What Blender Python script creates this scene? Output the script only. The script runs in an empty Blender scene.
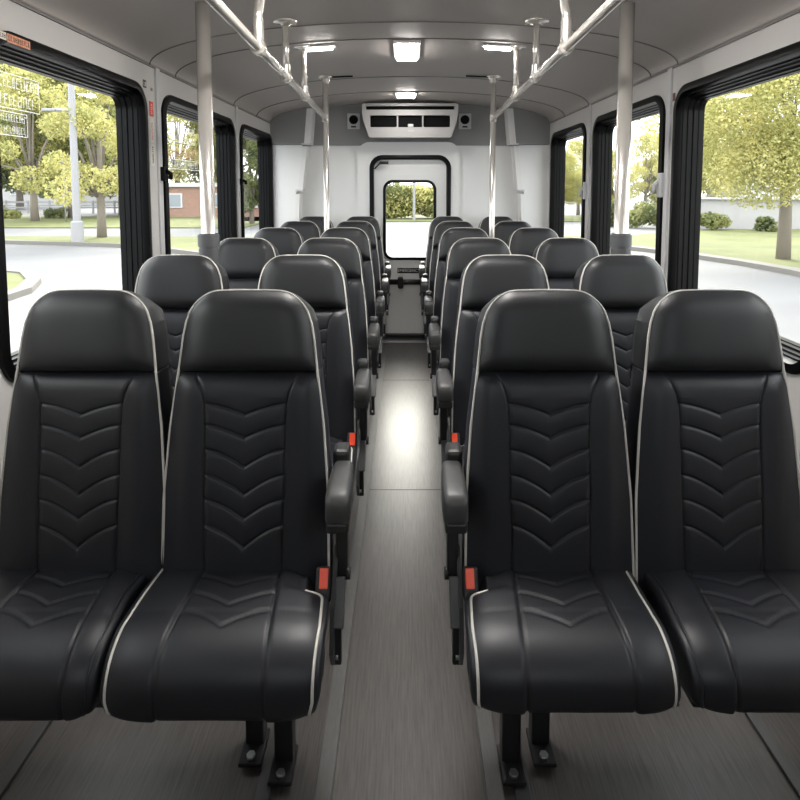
import bpy, bmesh, math, random
import numpy as np
from mathutils import Vector, Matrix
from mathutils.geometry import delaunay_2d_cdt
PI = math.pi
scene = bpy.context.scene
COL = scene.collection
rng = np.random.default_rng(7)
random.seed(7)

# ------------------------------------------------------------------ camera numbers
FPX, HORIZ, CX, PITCH, EYE = 600.0, 188.0, 406.0, math.radians(4.5), 1.55
PPY = HORIZ + FPX * math.tan(PITCH)
GROUND = -0.80
def G(px, py, z=GROUND):
    """point of the ground that the photograph shows at a pixel"""
    h = z - EYE; a = (PPY - py) / FPX; c, s = math.cos(PITCH), math.sin(PITCH)
    y = h * (c + a * s) / (c * a - s); d = y * c - h * s
    return Vector(((px - CX) / FPX * d, y, z))

# ------------------------------------------------------------------ materials
def nodes_of(name):
    m = bpy.data.materials.new(name); m.use_nodes = True
    nt = m.node_tree
    return m, nt, nt.nodes['Principled BSDF']
def mat(name, col, rough=0.5, metal=0.0, spec=0.5, bump=None, vary=None, emit=None, coat=0.0):
    m, nt, b = nodes_of(name)
    b.inputs['Base Color'].default_value = (*col, 1)
    b.inputs['Roughness'].default_value = rough
    b.inputs['Metallic'].default_value = metal
    b.inputs['Specular IOR Level'].default_value = spec
    if coat: b.inputs['Coat Weight'].default_value = coat; b.inputs['Coat Roughness'].default_value = 0.2
    tc = nt.nodes.new('ShaderNodeTexCoord')
    if bump:
        n = nt.nodes.new('ShaderNodeTexNoise'); n.inputs['Scale'].default_value = bump[0]; n.inputs['Detail'].default_value = 3
        bp = nt.nodes.new('ShaderNodeBump'); bp.inputs['Strength'].default_value = bump[1]; bp.inputs['Distance'].default_value = 0.002
        nt.links.new(tc.outputs['Object'], n.inputs['Vector']); nt.links.new(n.outputs['Fac'], bp.inputs['Height'])
        nt.links.new(bp.outputs['Normal'], b.inputs['Normal'])
    if vary:
        n = nt.nodes.new('ShaderNodeTexNoise'); n.inputs['Scale'].default_value = vary[0]; n.inputs['Detail'].default_value = 4
        mp = nt.nodes.new('ShaderNodeMapping')
        mp.inputs['Scale'].default_value = vary[3] if len(vary) > 3 else (1, 1, 1)
        r = nt.nodes.new('ShaderNodeValToRGB')
        r.color_ramp.elements[0].position = 0.3; r.color_ramp.elements[1].position = 0.7
        r.color_ramp.elements[0].color = (*vary[1], 1); r.color_ramp.elements[1].color = (*vary[2], 1)
        nt.links.new(tc.outputs['Object'], mp.inputs['Vector']); nt.links.new(mp.outputs['Vector'], n.inputs['Vector'])
        nt.links.new(n.outputs['Fac'], r.inputs['Fac']); nt.links.new(r.outputs['Color'], b.inputs['Base Color'])
    if emit:
        b.inputs['Emission Color'].default_value = (*emit[0], 1); b.inputs['Emission Strength'].default_value = emit[1]
    return m
M = {}
M['vinyl'] = mat('black_vinyl', (0.0125, 0.0134, 0.0175), 0.45, spec=0.5, bump=(420, 0.10))
M['vinyl_head'] = mat('black_vinyl_headrest', (0.0120, 0.0125, 0.0145), 0.45, spec=0.5, bump=(420, 0.10))
M['shell'] = mat('seat_back_plastic', (0.02, 0.02, 0.022), 0.5)
M['piping'] = mat('pale_piping', (0.62, 0.59, 0.54), 0.45)
M['frame'] = mat('black_painted_steel', (0.012, 0.012, 0.013), 0.38, spec=0.5)
M['arm'] = mat('armrest_grey_plastic', (0.045, 0.045, 0.045), 0.42, bump=(300, 0.15))
M['armbase'] = mat('armrest_black_plastic', (0.018, 0.018, 0.018), 0.45)
M['bracket'] = mat('bracket_grey', (0.06, 0.06, 0.062), 0.4)
M['red'] = mat('buckle_red', (0.90, 0.085, 0.035), 0.35)
M['bolt'] = mat('bolt_steel', (0.5, 0.5, 0.5), 0.35, metal=1)
M['steel'] = mat('brushed_stainless', (0.76, 0.72, 0.67), 0.20, metal=0.62)
M['collar'] = mat('collar_grey', (0.075, 0.075, 0.08), 0.4)
M['rubber'] = mat('black_rubber', (0.003, 0.003, 0.0032), 0.34, spec=0.14)
M['wall'] = mat('wall_laminate', (0.58, 0.56, 0.54), 0.45, bump=(160, 0.05))
M['rearwall'] = mat('rear_wall_white', (0.79, 0.785, 0.77), 0.4)
M['header'] = mat('rear_header_grey', (0.24, 0.238, 0.235), 0.45)
M['ceiling'] = mat('ceiling_laminate', (0.44, 0.405, 0.38), 0.58, bump=(120, 0.03))
M['seam'] = mat('ceiling_seam', (0.22, 0.205, 0.195), 0.5)
M['pillar'] = mat('pillar_trim', (0.55, 0.55, 0.55), 0.4)
M['bulkhead'] = mat('front_bulkhead_charcoal', (0.05, 0.05, 0.052), 0.6)  # unseen front wall, kept dark so the seats reflect less
M['white'] = mat('white_plastic', (0.76, 0.75, 0.73), 0.35)
M['acplastic'] = mat('unit_plastic', (0.44, 0.43, 0.42), 0.4)
M['dark'] = mat('dark_opening', (0.003, 0.003, 0.003), 0.6, spec=0.1)
M['lamp'] = mat('lamp_diffuser', (0.9, 0.9, 0.9), 0.4, emit=((1.0, 0.965, 0.93), 22.0))
M['lamp_rear'] = mat('lamp_diffuser_rear', (0.9, 0.9, 0.9), 0.4, emit=((1.0, 0.965, 0.93), 26.0))
M['lamp_added'] = mat('added_lamp_diffuser', (0.9, 0.9, 0.9), 0.4, emit=((1.0, 0.965, 0.93), 75.0))  # for the added out-of-view lamps, boosted to light the cushions
M['lampframe'] = mat('lamp_frame', (0.75, 0.73, 0.70), 0.4)
M['orange'] = mat('orange_sticker', (0.62, 0.20, 0.09), 0.5, vary=(90, (0.62, 0.16, 0.06), (0.75, 0.45, 0.30)))
M['redlabel'] = mat('red_sticker', (0.70, 0.06, 0.04), 0.45)
M['cream'] = mat('cream_sticker', (0.70, 0.66, 0.60), 0.5)
M['ink'] = mat('sticker_ink', (0.03, 0.03, 0.03), 0.5)
def film(name, col):
    m, nt, b = nodes_of(name); b.inputs['Base Color'].default_value = (*col, 1)
    tr = nt.nodes.new('ShaderNodeBsdfTranslucent'); tr.inputs['Color'].default_value = (*col, 1)
    mx = nt.nodes.new('ShaderNodeMixShader'); mx.inputs[0].default_value = 0.7
    nt.links.new(b.outputs[0], mx.inputs[1]); nt.links.new(tr.outputs[0], mx.inputs[2])
    tp = nt.nodes.new('ShaderNodeBsdfTransparent'); m2 = nt.nodes.new('ShaderNodeMixShader'); m2.inputs[0].default_value = 0.4
    nt.links.new(mx.outputs[0], m2.inputs[1]); nt.links.new(tp.outputs[0], m2.inputs[2]); nt.links.new(m2.outputs[0], nt.nodes['Material Output'].inputs[0])
    return m
M['decal'] = film('window_decal_film', (0.85, 0.84, 0.82))
M['decalred'] = film('window_decal_red', (0.62, 0.30, 0.26))
M['sill'] = mat('aluminium_strip', (0.42, 0.42, 0.43), 0.35, metal=0.7)
M['track'] = mat('floor_track', (0.10, 0.10, 0.10), 0.35, metal=0.6)
M['edge'] = mat('aisle_edge_strip', (0.11, 0.107, 0.103), 0.38, vary=(14, (0.09, 0.088, 0.085), (0.13, 0.126, 0.12), (60, 2, 10)))

def floor_mat():
    m, nt, b = nodes_of('vinyl_plank_floor')
    tc = nt.nodes.new('ShaderNodeTexCoord'); mp = nt.nodes.new('ShaderNodeMapping')
    mp.inputs['Scale'].default_value = (70, 3.2, 20)
    n = nt.nodes.new('ShaderNodeTexNoise'); n.inputs['Scale'].default_value = 2.2; n.inputs['Detail'].default_value = 6; n.inputs['Roughness'].default_value = 0.65
    r = nt.nodes.new('ShaderNodeValToRGB')
    r.color_ramp.elements[0].position = 0.28; r.color_ramp.elements[0].color = (0.050, 0.044, 0.041, 1)
    r.color_ramp.elements[1].position = 0.72; r.color_ramp.elements[1].color = (0.124, 0.112, 0.106, 1)
    mp2 = nt.nodes.new('ShaderNodeMapping'); mp2.inputs['Scale'].default_value = (6, 0.5, 1)
    n2 = nt.nodes.new('ShaderNodeTexNoise'); n2.inputs['Scale'].default_value = 2.0
    mx = nt.nodes.new('ShaderNodeMix'); mx.data_type = 'RGBA'; mx.blend_type = 'MULTIPLY'; mx.inputs['Factor'].default_value = 0.35
    bp = nt.nodes.new('ShaderNodeBump'); bp.inputs['Strength'].default_value = 0.12; bp.inputs['Distance'].default_value = 0.002
    L = nt.links.new
    L(tc.outputs['Object'], mp.inputs['Vector']); L(mp.outputs['Vector'], n.inputs['Vector']); L(n.outputs['Fac'], r.inputs['Fac'])
    L(tc.outputs['Object'], mp2.inputs['Vector']); L(mp2.outputs['Vector'], n2.inputs['Vector'])
    L(r.outputs['Color'], mx.inputs['A']); L(n2.outputs['Fac'], mx.inputs['B']); L(mx.outputs['Result'], b.inputs['Base Color'])
    L(n.outputs['Fac'], bp.inputs['Height']); L(bp.outputs['Normal'], b.inputs['Normal'])
    b.inputs['Roughness'].default_value = 0.37; b.inputs['Specular IOR Level'].default_value = 0.55
    return m
M['floor'] = floor_mat()

def glass_mat(name, tint=(1, 1, 1)):
    m = bpy.data.materials.new(name); m.use_nodes = True; nt = m.node_tree; nt.nodes.clear()
    o = nt.nodes.new('ShaderNodeOutputMaterial'); t = nt.nodes.new('ShaderNodeBsdfTransparent'); g = nt.nodes.new('ShaderNodeBsdfGlossy')
    t.inputs['Color'].default_value = (*tint, 1); g.inputs['Roughness'].default_value = 0.02
    lw = nt.nodes.new('ShaderNodeLayerWeight'); lw.inputs['Blend'].default_value = 0.5
    pw = nt.nodes.new('ShaderNodeMath'); pw.operation = 'POWER'; pw.inputs[1].default_value = 5.0
    f = nt.nodes.new('ShaderNodeMath'); f.operation = 'MULTIPLY_ADD'; f.inputs[1].default_value = 0.22; f.inputs[2].default_value = 0.008
    nt.links.new(lw.outputs['Facing'], pw.inputs[0]); nt.links.new(pw.outputs[0], f.inputs[0])
    mx = nt.nodes.new('ShaderNodeMixShader')
    nt.links.new(f.outputs[0], mx.inputs[0]); nt.links.new(t.outputs[0], mx.inputs[1]); nt.links.new(g.outputs[0], mx.inputs[2]); nt.links.new(mx.outputs[0], o.inputs[0])
    return m
M['glass'] = glass_mat('window_glass', (0.97, 0.98, 0.97))

def leaf_mat(name, c1, c2):
    m, nt, b = nodes_of(name)
    oi = nt.nodes.new('ShaderNodeTexCoord'); n = nt.nodes.new('ShaderNodeTexNoise'); n.inputs['Scale'].default_value = 1.3; n.inputs['Detail'].default_value = 4
    r = nt.nodes.new('ShaderNodeValToRGB'); r.color_ramp.elements[0].position = 0.35; r.color_ramp.elements[1].position = 0.65
    r.color_ramp.elements[0].color = (*c1, 1); r.color_ramp.elements[1].color = (*c2, 1)
    nt.links.new(oi.outputs['Object'], n.inputs['Vector']); nt.links.new(n.outputs['Fac'], r.inputs['Fac']); nt.links.new(r.outputs['Color'], b.inputs['Base Color'])
    b.inputs['Roughness'].default_value = 0.6
    tr = nt.nodes.new('ShaderNodeBsdfTranslucent'); nt.links.new(r.outputs['Color'], tr.inputs['Color'])
    mx = nt.nodes.new('ShaderNodeMixShader'); mx.inputs[0].default_value = 0.4
    out = nt.nodes['Material Output']
    nt.links.new(b.outputs[0], mx.inputs[1]); nt.links.new(tr.outputs[0], mx.inputs[2]); nt.links.new(mx.outputs[0], out.inputs[0])
    return m
M['leaf_yellow'] = leaf_mat('leaves_yellow_green', (0.32, 0.33, 0.115), (0.62, 0.57, 0.24))
M['leaf_green'] = leaf_mat('leaves_green', (0.13, 0.16, 0.055), (0.33, 0.33, 0.12))
M['leaf_dark'] = leaf_mat('leaves_dark_green', (0.08, 0.105, 0.045), (0.21, 0.23, 0.085))
M['bark'] = mat('bark', (0.19, 0.165, 0.14), 0.8, bump=(25, 0.5))
M['lawn'] = mat('lawn_turf', (0.2, 0.25, 0.06), 0.9, vary=(0.8, (0.085, 0.10, 0.028), (0.13, 0.138, 0.045)))
M['asphalt'] = mat('grey_asphalt', (0.30, 0.30, 0.31), 0.8, vary=(0.35, (0.105, 0.106, 0.112), (0.135, 0.136, 0.142), (1, 1, 1)))  # plain grey asphalt with a slight random tone
M['concrete'] = mat('pale_concrete', (0.50, 0.48, 0.46), 0.8, vary=(2.0, (0.17, 0.165, 0.16), (0.21, 0.205, 0.20)))
M['kerb'] = mat('kerb_concrete', (0.15, 0.142, 0.13), 0.8)
M['polewhite'] = mat('white_lamp_post_paint', (0.27, 0.27, 0.28), 0.5)
M['sidingw'] = mat('white_siding', (0.55, 0.56, 0.58), 0.6)
M['sidingg'] = mat('grey_block_wall', (0.36, 0.355, 0.35), 0.7)
M['roofgrey'] = mat('roof_grey', (0.22, 0.22, 0.23), 0.7)
M['pane'] = mat('dark_window_pane', (0.25, 0.28, 0.32), 0.2)
def brick_mat():
    m, nt, b = nodes_of('red_brick'); tc = nt.nodes.new('ShaderNodeTexCoord'); br = nt.nodes.new('ShaderNodeTexBrick')
    mp = nt.nodes.new('ShaderNodeMapping'); mp.inputs['Rotation'].default_value = (PI / 2, 0, 0)
    br.inputs['Scale'].default_value = 3.2; br.inputs['Color1'].default_value = (0.26, 0.125, 0.09, 1); br.inputs['Color2'].default_value = (0.33, 0.17, 0.125, 1); br.inputs['Mortar'].default_value = (0.36, 0.32, 0.29, 1)
    nt.links.new(tc.outputs['Object'], mp.inputs['Vector']); nt.links.new(mp.outputs['Vector'], br.inputs['Vector']); nt.links.new(br.outputs['Color'], b.inputs['Base Color'])
    b.inputs['Roughness'].default_value = 0.8
    return m
M['brick'] = brick_mat()

# ------------------------------------------------------------------ object helpers
def mk(name, verts, faces, m, parent=None, smooth=False):
    me = bpy.data.meshes.new(name)
    me.from_pydata([tuple(map(float, v)) for v in verts], [], [tuple(map(int, f)) for f in faces])
    me.update(); return link(name, me, m, parent, smooth)
def link(name, me, m, parent=None, smooth=False):
    if smooth: me.shade_smooth()
    if m: me.materials.append(m)
    o = bpy.data.objects.new(name, me); COL.objects.link(o)
    if parent: o.parent = parent
    return o
def from_bm(name, bm, m, parent=None, smooth=False, recalc=True):
    if recalc: bmesh.ops.recalc_face_normals(bm, faces=bm.faces)
    me = bpy.data.meshes.new(name); bm.to_mesh(me); bm.free()
    return link(name, me, m, parent, smooth)
def empty(name, loc, rz=0.0):
    o = bpy.data.objects.new(name, None); COL.objects.link(o); o.location = loc; o.rotation_euler = (0, 0, rz); o.empty_display_size = 0.1
    return o
def tag(o, label, cat, group=None):
    o['label'] = label; o['category'] = cat
    if group: o['group'] = group
    return o
def struct(o):
    o['kind'] = 'structure'; return o
def add_box(bm, c, s, bevel=0.0, seg=2, rot=None):
    g = bmesh.ops.create_cube(bm, size=1.0)
    vs = g['verts']
    for v in vs: v.co = Vector((v.co.x * s[0], v.co.y * s[1], v.co.z * s[2]))
    if bevel:
        es = list({e for v in vs for e in v.link_edges})
        r = bmesh.ops.bevel(bm, geom=es, offset=bevel, segments=seg, affect='EDGES', profile=0.5)
        vs = list({v for f in r['faces'] for v in f.verts} | {v for v in vs if v.is_valid})
    for v in vs:
        if rot is not None: v.co = rot @ v.co
        v.co += Vector(c)
def box(name, c, s, m, parent=None, bevel=0.0, rot=None, smooth=False):
    bm = bmesh.new(); add_box(bm, c, s, bevel, 2, rot)
    return from_bm(name, bm, m, parent, smooth)
def add_tube(bm, pts, radii, n=12, cap=True):
    pts = [Vector(p) for p in pts]
    if not hasattr(radii, '__len__'): radii = [radii] * len(pts)
    rings = []; prev = None
    for i, p in enumerate(pts):
        a = pts[max(i - 1, 0)]; b = pts[min(i + 1, len(pts) - 1)]
        t = (b - a).normalized()
        if prev is None:
            ref = Vector((0, 0, 1)) if abs(t.z) < 0.9 else Vector((0, 1, 0))
            prev = t.cross(ref).normalized()
        u = (prev - t * prev.dot(t)).normalized(); prev = u; w = t.cross(u)
        rings.append([bm.verts.new(p + (u * math.cos(2 * PI * k / n) + w * math.sin(2 * PI * k / n)) * radii[i]) for k in range(n)])
    for a, b in zip(rings, rings[1:]):
        for k in range(n): bm.faces.new((a[k], a[(k + 1) % n], b[(k + 1) % n], b[k]))
    if cap: bm.faces.new(rings[0][::-1]); bm.faces.new(rings[-1])
def tube(name, pts, radii, m, parent=None, n=12):
    bm = bmesh.new(); add_tube(bm, pts, radii, n)
    o = from_bm(name, bm, m, parent, False)
    for p in o.data.polygons: p.use_smooth = len(p.vertices) == 4
    if hasattr(radii, '__len__'): o.modifiers.new('edges', 'EDGE_SPLIT').split_angle = math.radians(32)
    return o
def rrect(x0, x1, z0, z1, r, n=8, corners=(1, 1, 1, 1)):
    """rounded rectangle, counter-clockwise; corners: lower-left, lower-right, upper-right, upper-left"""
    out = []
    for k, (cx, cz, a0) in enumerate(((x0, z0, PI), (x1, z0, 1.5 * PI), (x1, z1, 0), (x0, z1, 0.5 * PI))):
        rr = r * corners[k]
        if rr <= 1e-6:
            out += [(cx, cz)] * (n + 1); continue
        ccx = cx + rr if cx == x0 else cx - rr; ccz = cz + rr if cz == z0 else cz - rr
        for i in range(n + 1):
            a = a0 + 0.5 * PI * i / n
            out.append((ccx + rr * math.cos(a), ccz + rr * math.sin(a)))
    return out
def dedupe(l):
    out = []
    for p in l:
        if not out or (abs(p[0] - out[-1][0]) + abs(p[1] - out[-1][1])) > 1e-6: out.append(p)
    if abs(out[0][0] - out[-1][0]) + abs(out[0][1] - out[-1][1]) < 1e-6: out.pop()
    return out
def plate(name, outer, holes, to3, off, m, parent=None):
    """flat plate with holes; to3 maps 2-D to 3-D, off is its thickness vector"""
    loops = [dedupe(outer)] + [dedupe(h) for h in holes]
    vs, es, fs = [], [], []
    for l in loops:
        b = len(vs); vs += [Vector(p) for p in l]; es += [(b + i, b + (i + 1) % len(l)) for i in range(len(l))]
    res = delaunay_2d_cdt(vs, es, [], 1, 1e-7)
    co, tris = res[0], res[2]
    def inside(p, l):
        c = False; j = len(l) - 1
        for i in range(len(l)):
            if (l[i][1] > p[1]) != (l[j][1] > p[1]) and p[0] < (l[j][0] - l[i][0]) * (p[1] - l[i][1]) / (l[j][1] - l[i][1]) + l[i][0]: c = not c
            j = i
        return c
    keep = []
    for t in tris:
        ce = (sum(co[i][0] for i in t) / len(t), sum(co[i][1] for i in t) / len(t))
        if inside(ce, loops[0]) and not any(inside(ce, h) for h in loops[1:]): keep.append(t)
    bm = bmesh.new()
    A = [bm.verts.new(to3(*c)) for c in co]; B = [bm.verts.new(Vector(to3(*c)) + Vector(off)) for c in co]
    ec = {}
    for t in keep:
        bm.faces.new([A[i] for i in t]); bm.faces.new([B[i] for i in reversed(t)])
        for i in range(len(t)):
            e = (t[i], t[(i + 1) % len(t)]); ec[e] = 1
    for (a, b) in list(ec):
        if (b, a) not in ec: bm.faces.new((A[b], A[a], B[a], B[b]))
    return from_bm(name, bm, m, parent)
def ring(name, loop_fn, profile, to3, m, parent=None, smooth=True):
    """sweep a profile [(inset, depth)] round the loop loop_fn(inset)"""
    loops = [(loop_fn(i), d) for i, d in profile]
    n = len(loops[0][0]); vs, fs = [], []
    for l, d in loops:
        for p in l: vs.append(to3(p[0], p[1], d))
    for k in range(len(loops) - 1):
        for i in range(n):
            fs.append((k * n + i, k * n + (i + 1) % n, (k + 1) * n + (i + 1) % n, (k + 1) * n + i))
    o = mk(name, vs, fs, m, parent)
    bm = bmesh.new(); bm.from_mesh(o.data); bmesh.ops.remove_doubles(bm, verts=bm.verts, dist=1e-6); bmesh.ops.recalc_face_normals(bm, faces=bm.faces); bm.to_mesh(o.data); bm.free()
    if smooth:
        o.data.shade_smooth(); md = o.modifiers.new('edges', 'EDGE_SPLIT'); md.split_angle = math.radians(35)
    return o
def copy_tree(o, parent=None):
    c = o.copy(); COL.objects.link(c)
    if parent: c.parent = parent
    for ch in list(o.children): copy_tree(ch, c)
    return c
def strokes(bm, u0, u1, v0, v1, to3, rnd, th=0.1, depth=0.0006):
    """a line of small unreadable printed characters"""
    h = v1 - v0; u = u0
    while u < u1 - 0.3 * h:
        w = h * rnd.uniform(0.3, 0.6); t = h * th * 1.3
        segs = [(u, v0, u + t, v1)]
        if rnd.random() < .6: segs.append((u, v1 - t, u + w, v1))
        if rnd.random() < .6: segs.append((u, v0, u + w, v0 + t))
        if rnd.random() < .5: segs.append((u + w - t, v0, u + w, v1))
        if rnd.random() < .5: segs.append((u, (v0 + v1) / 2, u + w * .8, (v0 + v1) / 2 + t))
        for a, b, c, d in segs:
            vv = [bm.verts.new(to3(x, y, depth)) for x, y in ((a, b), (c, b), (c, d), (a, d))]
            bm.faces.new(vv)
        u += w + h * 0.22

# ------------------------------------------------------------------ the bus shell
XL, XR, XC = -1.31, 1.39, 0.04
Y0, Y1 = -1.25, 6.05
ZW = 2.178; RISE = 0.215
def ceil_z(x):
    t = (x - XC) / ((XR - XL) / 2)
    return ZW + RISE * math.sqrt(max(0.0, 1 - t * t))
def arch(n=48):
    return [(XC + (XR - XL) / 2 * math.cos(PI * k / n), ZW + RISE * math.sin(PI * k / n)) for k in range(n + 1)]   # right to left

struct(box('floor', (XC, (Y0 + Y1) / 2, -0.03), (XR - XL + 0.2, Y1 - Y0 + 0.2, 0.06), M['floor']))
A = arch()
vs, fs = [], []
for t in (0.0, 0.06):
    for y in (Y0 - 0.1, Y1 + 0.1):
        for (x, z) in A: vs.append((XC + (x - XC) * (1 + t / 1.35), y, z + t))
n = len(A)
for i in range(n - 1):
    fs.append((i, i + 1, n + i + 1, n + i)); fs.append((2 * n + i, 3 * n + i, 3 * n + i + 1, 2 * n + i + 1))
fs += [(0, n, 3 * n, 2 * n), (n - 1, 3 * n - 1, 4 * n - 1, 2 * n - 1)]
struct(mk('ceiling', vs, fs, M['ceiling'], None, True))
# arched seams where the ceiling panels meet
tn = 0
for y in (3.12, 3.46, 4.62, 5.32):
    tn += 1
    bm = bmesh.new()
    prof = [(XC + (x - XC) * 0.998, y, z - 0.002) for x, z in arch(40)]
    add_tube(bm, prof, 0.0032, 6)
    struct(from_bm('trim_%d' % tn, bm, M['seam'], None, True))
WIN_Z = (0.885, 2.062)
LW = [(0.42, 1.72), (1.89, 3.05), (3.245, 4.60), (4.76, 5.87)]
RW = [(0.42, 1.80), (1.99, 3.13), (3.25, 4.47), (4.66, 5.76)]
HOLE = 0.03
def wz(a): return 1.25 if a < 1 else WIN_Z[0]  # unseen front windows, added to light the front seats, get a raised sill
def wall_side(name, X, sgn, wins):
    holes = [rrect(a + HOLE, b - HOLE, wz(a) + HOLE, WIN_Z[1] - HOLE, 0.10) for a, b in wins]
    outer = [(Y0 - 0.1, -0.05), (Y1 + 0.1, -0.05), (Y1 + 0.1, ZW + 0.02), (Y0 - 0.1, ZW + 0.02)]
    struct(plate(name, outer, holes, lambda y, z: (X, y, z), (sgn * 0.10, 0, 0), M['wall']))
wall_side('wall_left', XL, -1, LW); wall_side('wall_right', XR, 1, RW)
PROF = [(0.0, 0.0), (0.0, -0.014), (0.010, -0.019), (0.036, -0.018), (0.042, -0.006), (0.044, 0.014), (0.050, 0.017), (0.051, 0.036), (0.058, 0.039),
        (0.059, 0.060), (0.067, 0.063), (0.068, 0.084), (0.072, 0.086), (0.073, 0.100), (0.073, 0.112), (0.0, 0.112)]
windows = []
def window(k, X, sgn, a, b):
    w = empty('window_%d' % k, (X, (a + b) / 2, WIN_Z[0])); struct(w)
    def to3(y, z, d=0.0): return (sgn * d, y - (a + b) / 2, z - WIN_Z[0])
    fn = lambda i: rrect(a + i, b - i, wz(a) + i, WIN_Z[1] - i, max(0.13 - i, 0.02), 10)
    ring('window_frame', fn, PROF, to3, M['rubber'], w)
    plate('window_glass', fn(0.070), [], lambda y, z: to3(y, z, 0.094), (sgn * 0.005, 0, 0), M['glass'], w)
    windows.append((w, to3)); return w, to3
k = 0
for a, b in LW: k += 1; window(k, XL, -1, a, b)
for a, b in RW: k += 1; window(k, XR, 1, a, b)
# printed film on the upper panes
def decal(w, y0, y1, z0, z1, rows, m, seed):
    wo, to3 = w; rnd = random.Random(seed); bm = bmesh.new()
    f = lambda y, z, d=0.0: to3(y, z, 0.0930 - d)
    t = 0.0035
    for (a, b, c, d) in ((y0, z0, y1, z0 + t), (y0, z1 - t, y1, z1), (y0, z0, y0 + t, z1), (y1 - t, z0, y1, z1)):
        bm.faces.new([bm.verts.new(f(x, y)) for x, y in ((a, b), (c, b), (c, d), (a, d))])
    h = (z1 - z0) / rows
    for r in range(rows): strokes(bm, y0 + 0.012, y1 - 0.01, z0 + r * h + 0.2 * h, z0 + r * h + 0.80 * h, f, rnd, 0.07, 0.0)
    from_bm('window_decal', bm, m, wo)
decal(windows[1], 2.02, 2.33, 1.83, 1.955, 2, M['decal'], 3)
decal(windows[1], 2.02, 2.25, 1.735, 1.82, 2, M['decal'], 4)
decal(windows[2], 3.54, 4.02, 1.83, 1.93, 2, M['decal'], 5)
decal(windows[2], 3.33, 4.10, 1.735, 1.80, 1, M['decalred'], 6)
decal(windows[2], 3.33, 4.10, 1.665, 1.725, 1, M['decal'], 7)
decal(windows[3], 4.90, 5.30, 1.79, 1.88, 2, M['decal'], 8)
decal(windows[3], 4.90, 5.15, 1.70, 1.77, 1, M['decal'], 9)
decal(windows[7], 4.85, 5.15, 1.72, 1.86, 2, M['decal'], 10)
# sticker on the top frame of the front-most window in view
def frame_sticker(w, y0, y1, z0, z1, m):
    wo, to3 = w
    bm = bmesh.new(); bm.faces.new([bm.verts.new(to3(a, b, -0.0195)) for a, b in ((y0, z0), (y1, z0), (y1, z1), (y0, z1))])
    o = from_bm('sticker', bm, m, wo)
    bm = bmesh.new(); strokes(bm, y0 + 0.006, y1 - 0.006, z0 + 0.006, z1 - 0.006, lambda a, b, d=0: to3(a, b, -0.0198), random.Random(2), 0.12)
    from_bm('printing', bm, M['ink'], o)
frame_sticker(windows[1], 1.985, 2.105, 2.022, 2.05, M['orange'])
frame_sticker(windows[1], 1.935, 1.982, 2.025, 2.05, M['cream'])

# vertical pillar strips between the windows, cove strip under the ceiling, window-sill ledge line
def strip(c, s, m, bevel=0.003):
    global tn
    tn += 1; return struct(box('trim_%d' % tn, c, s, m, None, bevel))
for X, sg, ys in ((XL, 1, (3.20, 4.68)), (XR, -1, (3.20, 4.565))):
    for y in ys: strip((X + sg * 0.006, y, 1.11), (0.012, 0.045, 2.13), M['pillar'])
    strip((X + sg * 0.003, (Y0 + Y1) / 2, ZW - 0.006), (0.008, Y1 - Y0, 0.008), M['seam'], 0.001)
    strip((X + sg * 0.010, (Y0 + Y1) / 2, 0.05), (0.02, Y1 - Y0, 0.10), M['track'])

# ---- rear wall with its door
DX0, DX1, DZ1 = -0.365, 0.450, 1.878
doorloop = lambda i: rrect(DX0 + i, DX1 - i, 0.02 + i, DZ1 - i, max(0.13 - i, 0.03), 8, (0.25, 0.25, 1, 1))
outer = [(XL - 0.1, -0.05), (XR + 0.1, -0.05)] + [(XC + (x - XC) * 1.07, z + 0.04) for x, z in arch()]
struct(plate('wall_back', outer, [doorloop(0.03)], lambda x, z: (x, Y1, z), (0, 0.08, 0), M['rearwall']))
tn += 1
struct(plate('trim_%d' % tn, [(XL, 1.972), (XR, 1.972)] + arch(), [], lambda x, z: (x, Y1 - 0.016, z), (0, 0.014, 0), M['header']))
tn += 1
struct(plate('trim_%d' % tn, rrect(-0.485, 0.535, 0.0, 2.005, 0.12, 8, (0, 0, 1, 1)), [doorloop(0.01)], lambda x, z: (x, Y1 - 0.034, z), (0, 0.033, 0), M['rearwall']))
# stepped corner covers
def corner(sg, X, xs):
    global tn
    for lo, pts, mm, yd in ((0, [(X, 0), (xs[0], 0), (xs[1], 1.50), (xs[2], 1.53), (xs[3], 1.968), (X, 1.968)], M['rearwall'], 0.17),
                            (1, [(X, 1.972), (xs[4], 1.972), (xs[5], ceil_z(xs[5]))] + [(X + (xs[5] - X) * (1 - q / 10), ceil_z(X + (xs[5] - X) * (1 - q / 10)) ) for q in range(1, 10)] + [(X, ZW)], M['header'], 0.20)):
        if sg > 0: pts = pts[::-1]
        tn += 1
        struct(plate('trim_%d' % tn, pts, [], lambda x, z: (x, Y1 - yd, z), (0, yd, 0), mm))
        # pale return edge along the slanted side
    for (xa, za, xb, zb, w, yd) in ((xs[4], 1.975, xs[5], ceil_z(xs[5]) - 0.01, 0.06, 0.205), (xs[2], 1.53, xs[3], 1.955, 0.045, 0.178), (xs[0] + (xs[1] - xs[0]) * .5, 0.75, xs[1], 1.49, 0.035, 0.174)):
        tn += 1
        d = -sg * w
        struct(plate('trim_%d' % tn, dedupe([(xa, za), (xa - sg * w, za), (xb - sg * w, zb), (xb, zb)][::sg]), [], lambda x, z: (x, Y1 - yd, z), (0, yd, 0), M['white']))
        strip((xa - sg * w * 0.4, Y1 - yd - 0.004, za - 0.004), (w + 0.035, 0.03, 0.018), M['pillar'], 0.004)
corner(-1, XL, (-1.13, -1.075, -1.055, -1.005, -0.985, -0.955))
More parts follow.
